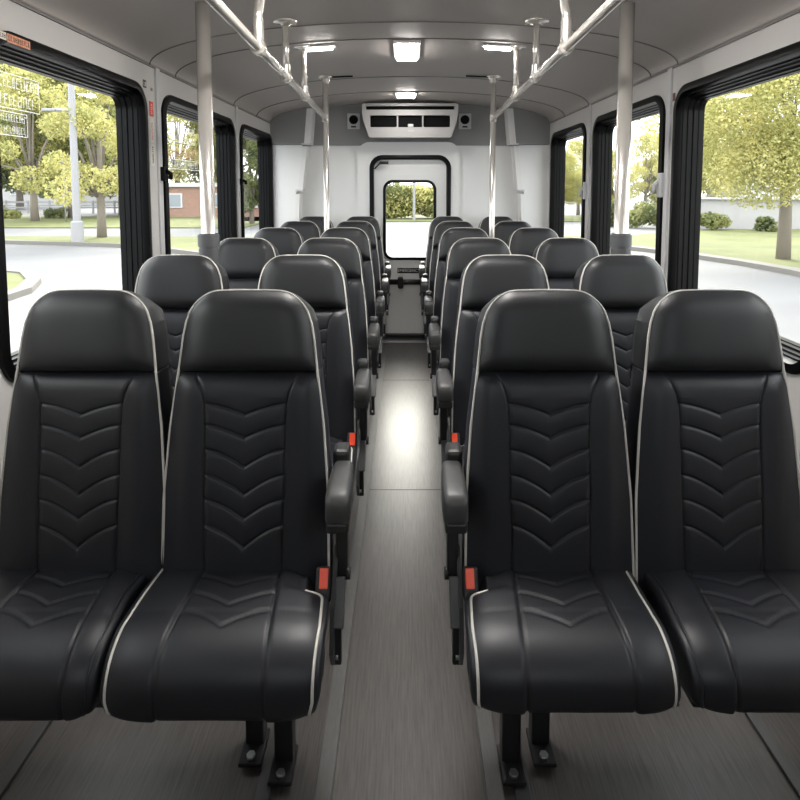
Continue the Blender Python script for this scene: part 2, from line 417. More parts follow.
corner(1, XR, (1.21, 1.155, 1.135, 1.09, 1.065, 1.03))

door = struct(empty('door_1', (XC, Y1, 0)))
def d3(x, z, d=0.0): return (x - XC, d, z)
DW = (-0.232, 0.306, 0.822, 1.632)
wl = lambda i: rrect(DW[0] + i, DW[1] - i, DW[2] + i, DW[3] - i, max(0.10 - i, 0.02), 8)
plate('door_panel', doorloop(0.035), [wl(0.01)], lambda x, z: d3(x, z, 0.0), (0, 0.04, 0), M['rearwall'], door)
ring('door_seal', doorloop, [(0.0, -0.03), (0.002, -0.050), (0.012, -0.056), (0.034, -0.056), (0.044, -0.048), (0.046, 0.0), (0.03, 0.005)], d3, M['rubber'], door)
ring('door_window_frame', wl, [(0.0, 0.0), (0.002, -0.012), (0.008, -0.016), (0.024, -0.016), (0.029, -0.010), (0.030, 0.03), (0.0, 0.03)], d3, M['rubber'], door)
plate('door_glass', wl(0.027), [], lambda x, z: d3(x, z, 0.018), (0, 0.005, 0), M['glass'], door)
tube('push_bar', [d3(-0.185, 0.605, -0.055), d3(0.205, 0.605, -0.055)], 0.027, M['frame'], door, 16)
box('push_bar_handle', d3(-0.055, 0.602, -0.075), (0.055, 0.06, 0.12), M['frame'], door, 0.015)
for x in (-0.185, 0.205): box('push_bar_bracket', d3(x, 0.605, -0.028), (0.03, 0.055, 0.05), M['frame'], door, 0.005)
pl = box('exit_plate', d3(0.03, 0.715, -0.006), (0.235, 0.012, 0.052), M['dark'], door, 0.005)
fc = bpy.data.curves.new('lettering', 'FONT'); fc.body = 'EMERGENCY'; fc.size = 0.040; fc.align_x = 'CENTER'; fc.align_y = 'CENTER'; fc.extrude = 0.0004; fc.materials.append(M['white'])
fo = bpy.data.objects.new('lettering', fc); COL.objects.link(fo); fo.parent = pl; fo.location = d3(0.03, 0.715, -0.0128); fo.rotation_euler = (PI / 2, 0, 0)
bm = bmesh.new(); add_tube(bm, [d3(-0.315, 1.74, -0.03), d3(-0.255, 1.80, -0.045)], 0.008, 8); add_tube(bm, [d3(-0.26, 1.80, -0.05), d3(-0.175, 1.80, -0.05)], 0.014, 8)
from_bm('stay_arm', bm, M['frame'], door, True)
tube('stay_rod', [d3(-0.318, 1.73, -0.014), d3(-0.318, 1.25, -0.014)], 0.006, M['pillar'], door, 8)
box('hinge_block', d3(-0.318, 1.25, -0.014), (0.03, 0.02, 0.02), M['pillar'], door, 0.003)
strip((XC, Y1 - 0.075, 0.006), (0.95, 0.10, 0.014), M['sill'], 0.003)
strip((XC, Y1 - 0.045, 0.016), (0.95, 0.03, 0.032), M['frame'], 0.003)

# ---- unseen front end behind the camera: dark wall, windscreen opening sized to dim the seats
ws = lambda i: rrect(XL + 0.40 + i, XR - 0.35 - i, 1.50 + i, 2.06 - i, max(0.14 - i, 0.02), 8)
outer = [(XL - 0.1, -0.05), (XR + 0.1, -0.05)] + [(XC + (x - XC) * 1.07, z + 0.04) for x, z in arch()]
struct(plate('wall_front', outer, [ws(0.03)], lambda x, z: (x, Y0, z), (0, -0.08, 0), M['bulkhead']))
wf = struct(empty('window_9', (0, Y0, 0)))
ring('window_frame', ws, [(0, 0.0), (0.0, 0.015), (0.04, 0.018), (0.05, -0.08), (0.0, -0.09)], lambda x, z, d=0: (x, d, z), M['rubber'], wf)
plate('window_glass', ws(0.045), [], lambda x, z: (x, -0.06, z), (0, -0.006, 0), M['glass'], wf)

# ---- floor details: aisle edge strips, seat tracks, plank joints
for x in (-0.212, 0.228): strip((x, 3.35, 0.004), (0.045, 4.9, 0.010), M['edge'], 0.003)
strip((-0.232, 1.15, 0.004), (0.045, 0.4, 0.010), M['edge'], 0.003) if False else None
for x in (-0.365, 0.30, -1.05, 1.02): strip((x, 3.3, 0.005), (0.038, 5.3, 0.012), M['track'], 0.002)
for y in (2.98, 4.75): strip((0.008, y, 0.0006), (0.39, 0.005, 0.0016), M['frame'], 0.0002)

# ------------------------------------------------------------------ seats
ZB, ZS, ZH = 0.47, 0.546, 1.062
def hw(z):
    return np.interp(z, [0.40, 0.546, 0.735, 0.915, 1.01, 1.062, 1.15, 1.21, 1.30], [0.220, 0.220, 0.217, 0.204, 0.192, 0.185, 0.175, 0.164, 0.150])
def yp(z): return 0.10 * (np.asarray(z, float) - ZS) / (1.279 - ZS)
def cpanel(z):
    return np.interp(z, [0.4, 0.60, 0.75, 0.92, 0.98, 1.01, 1.035, 1.052, 1.07], [0.100, 0.101, 0.104, 0.104, 0.107, 0.113, 0.123, 0.134, 0.148])
EDGE_Z = [0.985, 0.930, 0.868, 0.803, 0.741, 0.676]
VERT_Z = [0.956, 0.897, 0.823, 0.753, 0.692, 0.620]
def grid_faces(nv, nu, base=0):
    i = np.arange(nv - 1)[:, None] * nu + np.arange(nu - 1)[None, :] + base
    return np.stack([i, i + 1, i + nu + 1, i + nu], -1).reshape(-1, 4)
def pillow(name, P, loops, m, parent, droop=0.0):
    """grid P[nv,nu,3] seen from the front; loops [(back, out)] carry its rim backwards, then it is closed"""
    nv, nu, _ = P.shape
    F = grid_faces(nv, nu).tolist()
    idx = list(range(nu)) + [r * nu + nu - 1 for r in range(1, nv)] + [(nv - 1) * nu + c for c in range(nu - 2, -1, -1)] + [r * nu for r in range(nv - 2, 0, -1)]
    rim = P.reshape(-1, 3)[idx]; c = rim.mean(0)
    nrm = np.roll(rim, -1, 0) - np.roll(rim, 1, 0)
    out = np.stack([nrm[:, 2], np.zeros(len(rim)), -nrm[:, 0]], 1); out /= np.linalg.norm(out, axis=1, keepdims=True) + 1e-9
    V = [P.reshape(-1, 3)]; prev = idx; nb = nv * nu; n = len(idx)
    for back, o in loops:
        V.append(rim + out * o + np.array([0, back, 0]) - np.clip(out[:, 2:], 0, 1) * np.array([0, 0, back * droop])); cur = list(range(nb, nb + n)); nb += n
        for k in range(n): F.append((prev[(k + 1) % n], prev[k], cur[k], cur[(k + 1) % n]))
        prev = cur
    F.append(tuple(prev[::-1]))
    return mk(name, np.concatenate(V), F, m, parent, True)
def backrest_grid(nu=211, nv=271):
    v = np.linspace(0, 1, nv)[:, None]; u = np.linspace(-1, 1, nu)[None, :]
    z = ZB + v * (ZH - ZB) + 0 * u; w = hw(z); x = u * w; ax = np.abs(x); au = np.abs(u) + 0 * z
    b = 0.024 * (1 - au ** 5) + 0.010 * np.exp(-((ax - 0.158) / 0.040) ** 2)
    c = cpanel(z)
    d = np.full_like(z, 9.0)
    t = np.clip(ax / c, 0, 1); g = 1 - (1 - t) ** 1.55
    for ze, zv in zip(EDGE_Z, VERT_Z):
        dz = np.abs(z - (zv + (ze - zv) * g)) * 0.92
        d = np.minimum(d, dz)
    inside = (ax < c)
    puff = np.where(inside & (z < 1.0) & (z > 0.60), 0.0035 * (1 - np.exp(-d / 0.009)), 0.0035 * inside)
    puff = puff * np.clip((c - ax) / 0.012, 0, 1)
    groove = np.where(ax < c + 0.001, 0.0042 * np.exp(-(d / 0.0024) ** 2), 0)
    seam = 0.0048 * np.exp(-((ax - c) / 0.0025) ** 2) * (z < 1.058)
    top = 1 - np.exp(-np.clip(ZH - z, 0, 1) / 0.014)
    b = (b + puff - groove - seam) * top - 0.012 * (1 - top)
    y = yp(z) - b
    return np.stack([x, y, z], -1)
def head_grid(nu=61, nv=41):
    v = np.linspace(0, 1, nv)[:, None]; u = np.linspace(-1, 1, nu)[None, :]
    au = np.abs(u); t = np.clip((au - 0.48) / 0.52, 0, 1)
    ztop = 1.277 - 0.006 * u ** 2 - 0.082 * (1 - np.sqrt(np.clip(1 - t ** 2.3, 0, 1)))
    z = ZH + v * (ztop - ZH); x = u * hw(np.minimum(z, 1.279))
    vv = np.abs(2 * v - 1)
    b = 0.036 * (1 - au ** 6) * (1 - vv ** 6) + 0.006 * (1 - v) * (1 - np.exp(-v / 0.05)) * (1 - au ** 6)
    return np.stack([x, yp(z) - b, z], -1)
def rim_path(H):
    zz = np.linspace(ZB + 0.03, ZH, 30)
    L = [(-hw(z), yp(z) - 0.001, z) for z in zz] + [tuple(H[i, 0]) for i in range(1, H.shape[0])] + [tuple(H[-1, j]) for j in range(1, H.shape[1])]
    L += [tuple(H[i, -1]) for i in range(H.shape[0] - 2, 0, -1)] + [(hw(z), yp(z) - 0.001, z) for z in zz[::-1]]
    return [Vector((float(p[0]), float(p[1]) - 0.001, float(p[2]))) for p in L]
BG, HG = backrest_grid(), head_grid()

# cushion profile: rear top, forward, down the waterfall front, back underneath
def cushion_profile():
    top = [(y, 0.549 + 0.006 * math.sin(PI * (0.075 - y) / 0.26)) for y in np.linspace(0.075, -0.155, 48)]
    arc = []
    for a in np.linspace(0, PI / 2, 46)[1:]:
        arc.append((-0.155 - 0.142 * math.sin(a) ** 0.85, 0.440 + 0.1095 * math.cos(a) ** 0.80))
    low = [(-0.2965, 0.430), (-0.293, 0.419), (-0.285, 0.411), (-0.272, 0.408)]
    under = [(y, 0.408) for y in np.linspace(-0.24, 0.05, 8)] + [(0.068, 0.414), (0.075, 0.43)] + [(0.075, z) for z in (0.47, 0.51, 0.535)]
    return top + arc + low, under
def make_cushion(side, root, wallside):
    P1, P2 = cushion_profile(); P = np.array(P1 + P2); kz = 0.86 if (wallside > 0) else 1.0
    P[:, 1] = np.where(P[:, 1] < 0.549, 0.549 - (0.549 - P[:, 1]) * kz, P[:, 1]); n1, n = len(P1), len(P)
    nu = 121; u = np.linspace(-1, 1, nu)
    T = np.roll(P, -1, 0) - np.roll(P, 1, 0); N = np.stack([T[:, 1], -T[:, 0]], 1); N /= np.linalg.norm(N, axis=1, keepdims=True)
    N = np.where((N[:, :1] * 0 + 1) > 0, N, N)
    if N[10, 1] < 0: N = -N
    y, z = P[:, 0], P[:, 1]
    base = np.interp(-y, [-0.075, 0.2, 0.30], [0.206, 0.222, 0.219]); base = np.where(z < 0.45, base - 0.010 * np.clip((0.45 - z) / 0.04, 0, 1), base)
    cut = 0.056 / (1 + np.exp(-(y + 0.093) / 0.005)) if side else 0 * y
    # the flank that faces the neighbouring seat is drawn in a little
    nar = np.interp(-y, [-0.075, 0.10, 0.30], [0.010, 0.020, 0.018])
    kn = (-0.2 if side else 3.0) if wallside < 0 else (1.0 if side else 1.7)
    tw = -side if side else -wallside
    wl_ = base - (cut if side < 0 else 0) - (nar * kn if tw < 0 else 0)
    wr_ = base - (cut if side > 0 else 0) - (nar * kn if tw > 0 else 0)
    x = np.where(u[None, :] < 0, u[None, :] * wl_[:, None], u[None, :] * wr_[:, None])
    crown = np.zeros(n); crown[:n1] = 1; crown[n1:] = 0.2
    h = 0.010 * (1 - np.abs(u[None, :]) ** 7) * crown[:, None]
    c = np.interp(-y, [-0.05, 0.15, 0.30], [0.094, 0.106, 0.117])[:, None] + 0 * x; ax = np.abs(x); top = np.zeros((n, 1)); top[:n1] = 1
    h = h + 0.004 * top * np.clip((ax - c) / 0.01, 0, 1) * (1 - np.abs(u[None, :]) ** 5) - 0.0050 * top * np.exp(-((ax - c) / 0.0032) ** 2)
    YY = y[:, None] + 0 * x; flat = (z[:, None] > 0.50) & (top > 0)
    for ye, yv in ((-0.046, -0.082), (-0.104, -0.146), (-0.160, -0.205)):
        t = np.clip(ax / c, 0, 1); yl = yv + (ye - yv) * (1 - (1 - t) ** 1.5)
        h = h - np.where(flat & (ax < c), 0.0036 * np.exp(-((YY - yl) / 0.0036) ** 2), 0)
    V = np.stack([x, YY + N[:, :1] * h, z[:, None] + N[:, 1:] * h], -1)
    idx = np.arange(n * nu).reshape(n, nu); F = []
    for i in range(n):
        a, b = idx[i], idx[(i + 1) % n]
        F += np.stack([a[:-1], b[:-1], b[1:], a[1:]], -1).tolist()
    VV = [V.reshape(-1, 3)]; nb = n * nu; cen = np.array([0, -0.09, 0.475])
    for j, sg in ((0, -1), (nu - 1, 1)):
        edge = V[:, j]; prev = list(idx[:, j])
        for sc, o in ((0.985, 0.010), (0.96, 0.015), (0.86, 0.017)):
            ring_ = cen + (edge - cen) * np.array([1, sc, sc]); ring_[:, 0] = edge[:, 0] + sg * o
            cur = list(range(nb, nb + n)); nb += n; VV.append(ring_)
            for k_ in range(n):
                q = (prev[k_], prev[(k_ + 1) % n], cur[(k_ + 1) % n], cur[k_]); F.append(q if sg > 0 else q[::-1])
            prev = cur
        F.append(tuple(prev) if sg > 0 else tuple(prev[::-1]))
    o = mk('seat_cushion', np.concatenate(VV), F, M['vinyl'], root, True)
    bm = bmesh.new(); bm.from_mesh(o.data); bmesh.ops.recalc_face_normals(bm, faces=bm.faces); bm.to_mesh(o.data); bm.free()
    for j, sg in ((0, -1), (nu - 1, 1)):
        pts = [Vector(V[i, j].tolist()) + Vector((sg * 0.0015, 0, 0)) for i in range(2, n1 - 2)]
        # the pale piping starts ahead of the buckle notch
        if side == sg: pts = [p for p in pts if p.y < -0.085]
        tube('cushion_piping', pts, 0.0035, M['piping'] if side == sg or (side and sg == -side) else M['vinyl'], o, 6)
    return o
def make_seat(side, wallside):
    """side: +1/-1 the aisle lies that way, 0 for a seat by the window; wallside: which way the wall is"""
    r = empty('bus_seat', (0, 0, 0))
    br = pillow('backrest', BG, [(0.010, 0.004), (0.03, 0.006), (0.07, 0.004), (0.095, -0.001)], M['vinyl'], r, 0.6)
    hr = pillow('headrest', HG, [(0.010, 0.004), (0.03, 0.007), (0.07, 0.006), (0.095, 0.002), (0.103, -0.012)], M['vinyl_head'], r, 0.42)
    RP = rim_path(HG); tube('backrest_piping', RP, [0.0035 - 0.0015 * float(np.clip((p.z - 1.21) / 0.05, 0, 1)) for p in RP], M['piping'], r, 8)
    # moulded shell behind the back
    zz = np.linspace(0.44, 1.20, 30); uu = np.linspace(-1, 1, 25)
    S = np.stack([uu[None, :] * (hw(zz)[:, None] - 0.012), yp(zz)[:, None] + 0.098 + 0.022 * (1 - np.abs(uu[None, :]) ** 6) * np.clip((1.20 - zz[:, None]) / 0.05, 0, 1), zz[:, None] + 0 * uu[None, :]], -1)
    S = np.concatenate([S, S[::-1] * np.array([1, 0, 1]) + np.stack([0 * S[..., 0], yp(S[..., 2]) + 0.09, 0 * S[..., 0]], -1)[::-1]], 0)
    Fs = grid_faces(60, 25).tolist(); o = mk('back_shell', S.reshape(-1, 3), Fs, M['shell'], r, True)
    make_cushion(side, r, wallside)
    bm = bmesh.new()
    add_box(bm, (0, -0.07, 0.385), (0.34, 0.30, 0.040), 0.006); add_box(bm, (0, 0.06, 0.41), (0.36, 0.05, 0.09), 0.006)
    for x in (-0.165, 0.165): add_box(bm, (x, 0.075, 0.49), (0.03, 0.03, 0.22), 0.004)
    fr = from_bm('seat_frame', bm, M['frame'], r)
    if side:
        s = side
        for x, ya, yb in ((s * 0.095, -0.02, 0.00), (s * 0.005, 0.03, 0.05)):
            lg = box('leg', (x, (ya + yb) / 2 + 0.02, 0.190), (0.050, 0.045, 0.372), M['frame'], r, 0.004)
            box('foot_plate', (x, yb - 0.015, 0.011 + 0.006), (0.062, 0.11, 0.012), M['frame'], lg, 0.003)
            tube('bolt', [(x, yb - 0.05, 0.022), (x, yb - 0.05, 0.032)], 0.012, M['bolt'], lg, 6)
        # armrest: pad, hub by the backrest, strut, lower bracket
        bm = bmesh.new(); X = s * 0.252
        rows = [(-0.092, 0.735, 0.775, 0.022), (-0.084, 0.722, 0.790, 0.029), (-0.065, 0.716, 0.799, 0.031), (-0.02, 0.712, 0.803, 0.0315), (0.04, 0.712, 0.807, 0.030), (0.085, 0.715, 0.808, 0.026), (0.10, 0.725, 0.80, 0.021)]
        pv = None
        rings = []
        for (y, za, zb, w) in rows:
            rings.append([bm.verts.new((X + px, y, pz)) for px, pz in dedupe(rrect(-w, w, za, zb, 0.014, 4))])
        for a, b in zip(rings, rings[1:]):
            for q in range(len(a)): bm.faces.new((a[q], a[(q + 1) % len(a)], b[(q + 1) % len(a)], b[q]))
        bm.faces.new(rings[0][::-1]); bm.faces.new(rings[-1])
        pad = from_bm('armrest', bm, M['arm'], r, True)
        box('armrest_base', (X, -0.005, 0.714), (0.056, 0.165, 0.03), M['armbase'], pad, 0.008)
        box('armrest_hub', (s * 0.243, 0.125, 0.79), (0.045, 0.07, 0.085), M['armbase'], pad, 0.012)
        st = box('armrest_strut', (s * 0.252, 0.03, 0.615), (0.030, 0.045, 0.20), M['armbase'], r, 0.006)
        tube('pivot_bolt', [(s * 0.262, 0.02, 0.53), (s * 0.274, 0.02, 0.53)], 0.016, M['armbase'], st, 12)
        sp = plate('side_bracket', [(-0.105, 0.40), (-0.07, 0.345), (-0.055, 0.345), (-0.03, 0.40), (0.055, 0.50), (0.06, 0.60), (0.03, 0.60), (-0.075, 0.50)][::1], [], lambda y, z: (s * 0.232, y, z), (s * 0.010, 0, 0), M['bracket'], r)
        box('bracket_flange', (s * 0.248, -0.045, 0.495), (0.034, 0.012, 0.115), M['bracket'], sp, 0.003, Matrix.Rotation(math.radians(-32), 3, 'X'))
        box('bracket_arm', (s * 0.246, -0.055, 0.40), (0.024, 0.022, 0.12), M['frame'], sp, 0.004)
        tube('bracket_bolt', [(s * 0.242, -0.062, 0.362), (s * 0.250, -0.062, 0.362)], 0.008, M['bolt'], sp, 8)
        # seat belt buckle
        R = Matrix.Rotation(math.radians(-30), 3, 'X')
        bk = box('buckle', (s * 0.212, -0.055, 0.552), (0.036, 0.030, 0.076), M['armbase'], r, 0.006, R)
        cc = Vector((s * 0.212, -0.055, 0.552))
        rb = box('release_button', cc + R @ Vector((0.003 * s, -0.0145, 0.012)), (0.022, 0.006, 0.046), M['red'], bk, 0.002, R)
        bm = bmesh.new(); add_tube(bm, [(s * 0.210, -0.04, 0.525), (s * 0.20, -0.01, 0.46), (s * 0.20, 0.03, 0.41)], 0.010, 8); from_bm('buckle_stalk', bm, M['armbase'], bk, True)
        # release lug under the window-side front corner
        tube('slide_lever', [(-s * 0.205, -0.20, 0.398), (-s * 0.165, -0.235, 0.392), (-s * 0.235, -0.235, 0.392), (-s * 0.215, -0.20, 0.398)], 0.006, M['frame'], r, 6)
    else:
        w = wallside
        bm = bmesh.new(); add_box(bm, (w * 0.16, 0.03, 0.345), (0.46, 0.05, 0.045), 0.004)
        from_bm('cross_tube', bm, M['frame'], r)
        lg = box('leg', (w * 0.365, 0.03, 0.172), (0.045, 0.05, 0.335), M['frame'], r, 0.004)
        box('foot_plate', (w * 0.365, 0.03, 0.009), (0.06, 0.10, 0.012), M['frame'], lg, 0.003)
    return r
PITCHY, YS = 0.84, 1.50
ordn = ['front', 'second', 'third', 'fourth', 'fifth', 'rearmost']
protos = {}
for sname, sd in (('left', -1), ('right', 1)):
    for place in ('aisle', 'window'):
        for i in range(6):
            if place == 'aisle': X = {-1: -0.425, 1: 0.405}[sd]
            else: X = {-1: -0.885, 1: 0.885}[sd]
            if i == 0: X = {(-1, 'aisle'): -0.422, (-1, 'window'): -0.853, (1, 'aisle'): 0.376, (1, 'window'): 0.824}[(sd, place)]
            if (i, sd, place) == (1, -1, 'window'): X = -0.925
            key = (sd, place)
            if key not in protos:
                protos[key] = o = make_seat(-sd if place == 'aisle' else 0, sd)
            else: o = copy_tree(protos[key])
            o.location = (X, YS + PITCHY * i, 0)
            if place == 'aisle':
                lab = 'black bus seat with armrest and red buckle beside the aisle, %s row, %s side' % (ordn[i], sname)
            else:
                lab = 'black bus seat next to the window, %s row, %s side of the aisle' % (ordn[i], sname)
            tag(o, lab, 'bus seat', 'high-back bus seats in rows along the aisle')

# ------------------------------------------------------------------ stanchions and grab rails
def stanchion(x, y, label):
    r = tag(empty('stanchion_pole', (x, y, 0)), label, 'pole', 'thick steel poles behind the second row')
    tube('pole', [(0, 0, 0), (0, 0, ceil_z(x) - 0.004)], 0.0315, M['steel'], r, 24)
    bm = bmesh.new()
    add_tube(bm, [(0, 0, 1.20), (0, 0, 1.285)], 0.043, 24); add_tube(bm, [(0, 0, 1.285), (0, 0, 1.295)], 0.040, 24); add_tube(bm, [(0, 0, 1.295), (0, 0, 1.345)], 0.046, 24); add_tube(bm, [(0, 0, 1.345), (0, 0, 1.352)], 0.040, 24)
    o = from_bm('collar', bm, M['collar'], r); o.modifiers.new('edges', 'EDGE_SPLIT').split_angle = math.radians(35)
    for p in o.data.polygons: p.use_smooth = len(p.vertices) == 4
    tube('floor_flange', [(0, 0, 0.0), (0, 0, 0.012)], 0.055, M['steel'], r, 24)
stanchion(-0.868, 2.63, 'thick stainless pole with grey collar behind the second seat row, left side')
stanchion(0.945, 2.63, 'thick stainless pole with grey collar behind the second seat row, right side')
def rail_z(y): return 2.067 + (4.5 - y) * 0.0235
def grab_rail(x, sname, sg):
    yp_ = 4.50
    r = tag(empty('grab_rail', (x, yp_, 0)), 'slim stainless ceiling grab rail ending at a thin upright pole, %s of the aisle' % sname, 'grab rail', 'ceiling grab rails along the aisle')
    pt = lambda y, z, dx=0.0: (dx, y - yp_, z)
    tube('rail', [pt(1.0, rail_z(1.0)), pt(yp_, rail_z(yp_))], 0.0185, M['steel'], r, 20)
    po = tube('upright_pole', [pt(yp_, 0), pt(yp_, ceil_z(x))], 0.0205, M['steel'], r, 20)
    tube('ceiling_flange', [pt(yp_, ceil_z(x) - 0.001), pt(yp_, ceil_z(x) - 0.010), pt(yp_, ceil_z(x) - 0.016), pt(yp_, ceil_z(x) - 0.05)], [0.062, 0.058, 0.032, 0.024], M['steel'], po, 20)
    tube('floor_flange', [pt(yp_, 0.0), pt(yp_, 0.012)], 0.05, M['steel'], po, 20)
    box('joint_sleeve', pt(yp_, rail_z(yp_)), (0.05, 0.05, 0.07), M['steel'], po, 0.016)
    tube('cable', [pt(yp_ - 0.02, ceil_z(x) - 0.008, -sg * 0.02), pt(yp_ - 0.02, ceil_z(x - sg * 0.08) - 0.012, -sg * 0.08), pt(yp_ + 0.02, ceil_z(x - sg * 0.2) - 0.007, -sg * 0.2)], 0.006, M['dark'], po, 6)
    for y in (3.57, 3.03):
        h = tube('hanger', [pt(y, rail_z(y)), pt(y, ceil_z(x))], 0.0165, M['steel'], r, 18)
        tube('ceiling_flange', [pt(y, ceil_z(x) + 0.002), pt(y, ceil_z(x) - 0.006), pt(y, ceil_z(x) - 0.010), pt(y, ceil_z(x) - 0.02)], [0.060, 0.058, 0.030, 0.021], M['steel'], h, 20)
        bm = bmesh.new(); add_tube(bm, [pt(y - 0.018, rail_z(y)), pt(y + 0.018, rail_z(y))], 0.0295, 20); add_tube(bm, [pt(y, rail_z(y) + 0.01), pt(y, rail_z(y) + 0.055)], 0.0215, 18)
        o = from_bm('coupling', bm, M['steel'], h); o.modifiers.new('edges', 'EDGE_SPLIT').split_angle = math.radians(35)
        for p in o.data.polygons: p.use_smooth = len(p.vertices) == 4
    y = 2.47; z0 = rail_z(y)
    pts = [pt(y, z0), pt(y, z0 + 0.13)] + [pt(y - 0.05 * (1 - math.cos(a)), z0 + 0.13 + 0.08 * math.sin(a), sg * -0.02 * math.sin(a) ) for a in np.linspace(0.2, 1.2, 6)] 
    pts.append((pts[-1][0], pts[-1][1] - 0.05, ceil_z(x)))
    h = tube('bent_hanger', pts, 0.0185, M['steel'], r, 18)
    bm = bmesh.new(); add_tube(bm, [pt(y - 0.02, z0), pt(y + 0.02, z0)], 0.031, 20); add_tube(bm, [pt(y, z0 + 0.01), pt(y, z0 + 0.11)], 0.023, 18)
    o = from_bm('coupling', bm, M['steel'], h); o.modifiers.new('edges', 'EDGE_SPLIT').split_angle = math.radians(35)
    for p in o.data.polygons: p.use_smooth = len(p.vertices) == 4
    h = tube('hanger', [pt(1.05, rail_z(1.05)), pt(1.05, ceil_z(x))], 0.0165, M['steel'], r, 18)
grab_rail(-0.595, 'left', -1); grab_rail(0.645, 'right', 1)

# ------------------------------------------------------------------ lamps, air unit, small fittings
def lamp(name, x, y, w, l, label, drop=0.012, tilt=True):
    z = ceil_z(x); slope = (ceil_z(x + .02) - ceil_z(x - .02)) / .04
    r = tag(empty(name, (x, y, z - 0.002)), label, 'ceiling light'); r.rotation_euler = (0, -math.atan(slope), 0)
    box('lamp_frame', (0, 0, -drop / 2), (w + 0.03, l + 0.03, drop), M['lampframe'], r, 0.004)
    box('diffuser', (0, 0, -drop - 0.006), (w, l, 0.016), M['lamp_added' if y < 2 else 'lamp_rear' if y > 5 else 'lamp'], r, 0.006)
lamp('ceiling_light', 0.005, 3.70, 0.128, 0.40, 'large square ceiling light above the middle of the aisle', 0.02)
lamp('ceiling_light', 0.0, 5.45, 0.16, 0.20, 'small ceiling light above the aisle just before the air vent unit')
lamp('ceiling_light', 0.005, 1.95, 0.155, 0.40, 'large square ceiling light added out of view to brighten the front seat rows', 0.02)  # added lamp out of view, lights the front seats from above
lamp('ceiling_light', -0.50, 1.81, 0.150, 0.030, 'narrow LED ceiling strip added out of view to brighten the front left seats')  # this strip and the next are added to spread highlights on the cushions
lamp('ceiling_light', 0.535, 1.81, 0.150, 0.030, 'narrow LED ceiling strip added out of view to brighten the front right seats')
lamp('ceiling_light', -0.50, 3.56, 0.150, 0.030, 'narrow LED ceiling strip beside the left grab rail hangers')
lamp('ceiling_light', 0.535, 3.56, 0.150, 0.030, 'narrow LED ceiling strip beside the right grab rail hangers')

ac = tag(empty('air_conditioner', (0.04, Y1 - 0.016, 2.035)), 'white air vent unit with dark slots mounted above the rear door', 'air conditioner')
hw_t, hw_b, H = 0.462, 0.40, 0.325
front = dedupe([(-hw_b + 0.02, 0.0), (hw_b - 0.02, 0.0), (hw_b, 0.012), (hw_t - 0.012, 0.16), (hw_t, 0.24), (hw_t, H - 0.015), (hw_t - 0.015, H), (-hw_t + 0.015, H), (-hw_t, H - 0.015), (-hw_t, 0.24), (-hw_t + 0.012, 0.16), (-hw_b, 0.012)])
DEP = 0.20
slots = [rrect(-0.385, -0.128, 0.098, 0.212, 0.015, 4), rrect(-0.115, 0.115, 0.098, 0.212, 0.006, 4), rrect(0.128, 0.385, 0.098, 0.212, 0.015, 4), rrect(-0.425, 0.425, 0.265, 0.300, 0.004, 4)]
# stay below the curved ceiling at the rear wall
body = plate('casing', front, slots, lambda x, z: (x, -DEP, z), (0, 0.03, 0), M['acplastic'], ac)
plate('casing_back', front, [], lambda x, z: (x * 0.995, -DEP + 0.09, z), (0, DEP - 0.092, 0), M['acplastic'], ac)
ring('casing_side', lambda i: [(p[0] * (1 - i), p[1]) for p in front], [(0, -DEP + 0.01), (0, -0.09)], lambda x, z, d=0: (x, d, z), M['acplastic'], ac)
for s_ in slots: plate('slot_shade', [(p[0], p[1]) for p in s_], [], lambda x, z: (x, -DEP + 0.05, z), (0, 0.03, 0), M['dark'], ac)  # near-black sheets stand in for the shade inside the slots
box('badge', (0.01, -DEP - 0.002, 0.062), (0.06, 0.004, 0.008), M['pillar'], ac, 0.001)
box('indicator', (0.005, -DEP + 0.04, 0.118), (0.055, 0.02, 0.03), M['bolt'], ac, 0.006)
for x, sn in ((-0.52, 'left'), (0.585, 'right')):
    r = tag(empty('wall_speaker', (x, Y1 - 0.017, 2.21)), 'small square speaker plate with black centre to the %s of the air vent unit' % sn, 'speaker', 'speaker plates beside the air vent unit')
    box('mounting_plate', (0, -0.008, 0), (0.125, 0.016, 0.155), M['pillar'], r, 0.006)
    tube('speaker_cone', [(0, -0.016, 0.015), (0, -0.03, 0.015)], [0.045, 0.038], M['dark'], r, 20)
    box('nameplate', (0.0, -0.018, -0.055), (0.05, 0.006, 0.014), M['dark'], r, 0.001)

# stickers and catches on the window pillars
def sticker(name, y, z, w, h, m, ink, label, seed, X=XL, sg=1, vertical=True):
    o = box(name, (X + sg * 0.0012, y, z), (0.0016, w, h), m); tag(o, label, 'sticker')
    bm = bmesh.new(); rnd = random.Random(seed)
    if vertical: strokes(bm, z - h * 0.36, z + h * 0.36, y - w * 0.18, y + w * 0.18, lambda a, b, d=0: (X + sg * 0.0023, b, a), rnd, 0.16)
    else: strokes(bm, y - w * 0.42, y + w * 0.42, z - h * 0.3, z + h * 0.3, lambda a, b, d=0: (X + sg * 0.0023, a, b), rnd, 0.16)
    from_bm('printing', bm, ink, o)
    return o
sticker('wall_sticker', 3.125, 1.955, 0.048, 0.075, M['redlabel'], M['cream'], 'red sticker with white print on the left pillar, topmost of the column', 21)
sticker('wall_sticker', 3.125, 1.845, 0.044, 0.125, M['cream'], M['redlabel'], 'cream sticker with red print on the left pillar, middle of the column', 22)
sticker('wall_sticker', 3.125, 1.72, 0.046, 0.115, M['cream'], M['ink'], 'cream sticker with black print on the left pillar, lowest of the column', 23)
sticker('wall_sticker', 3.055, 2.07, 0.035, 0.038, M['ink'], M['cream'], 'small black square sticker above the front left window corner', 24, vertical=False)
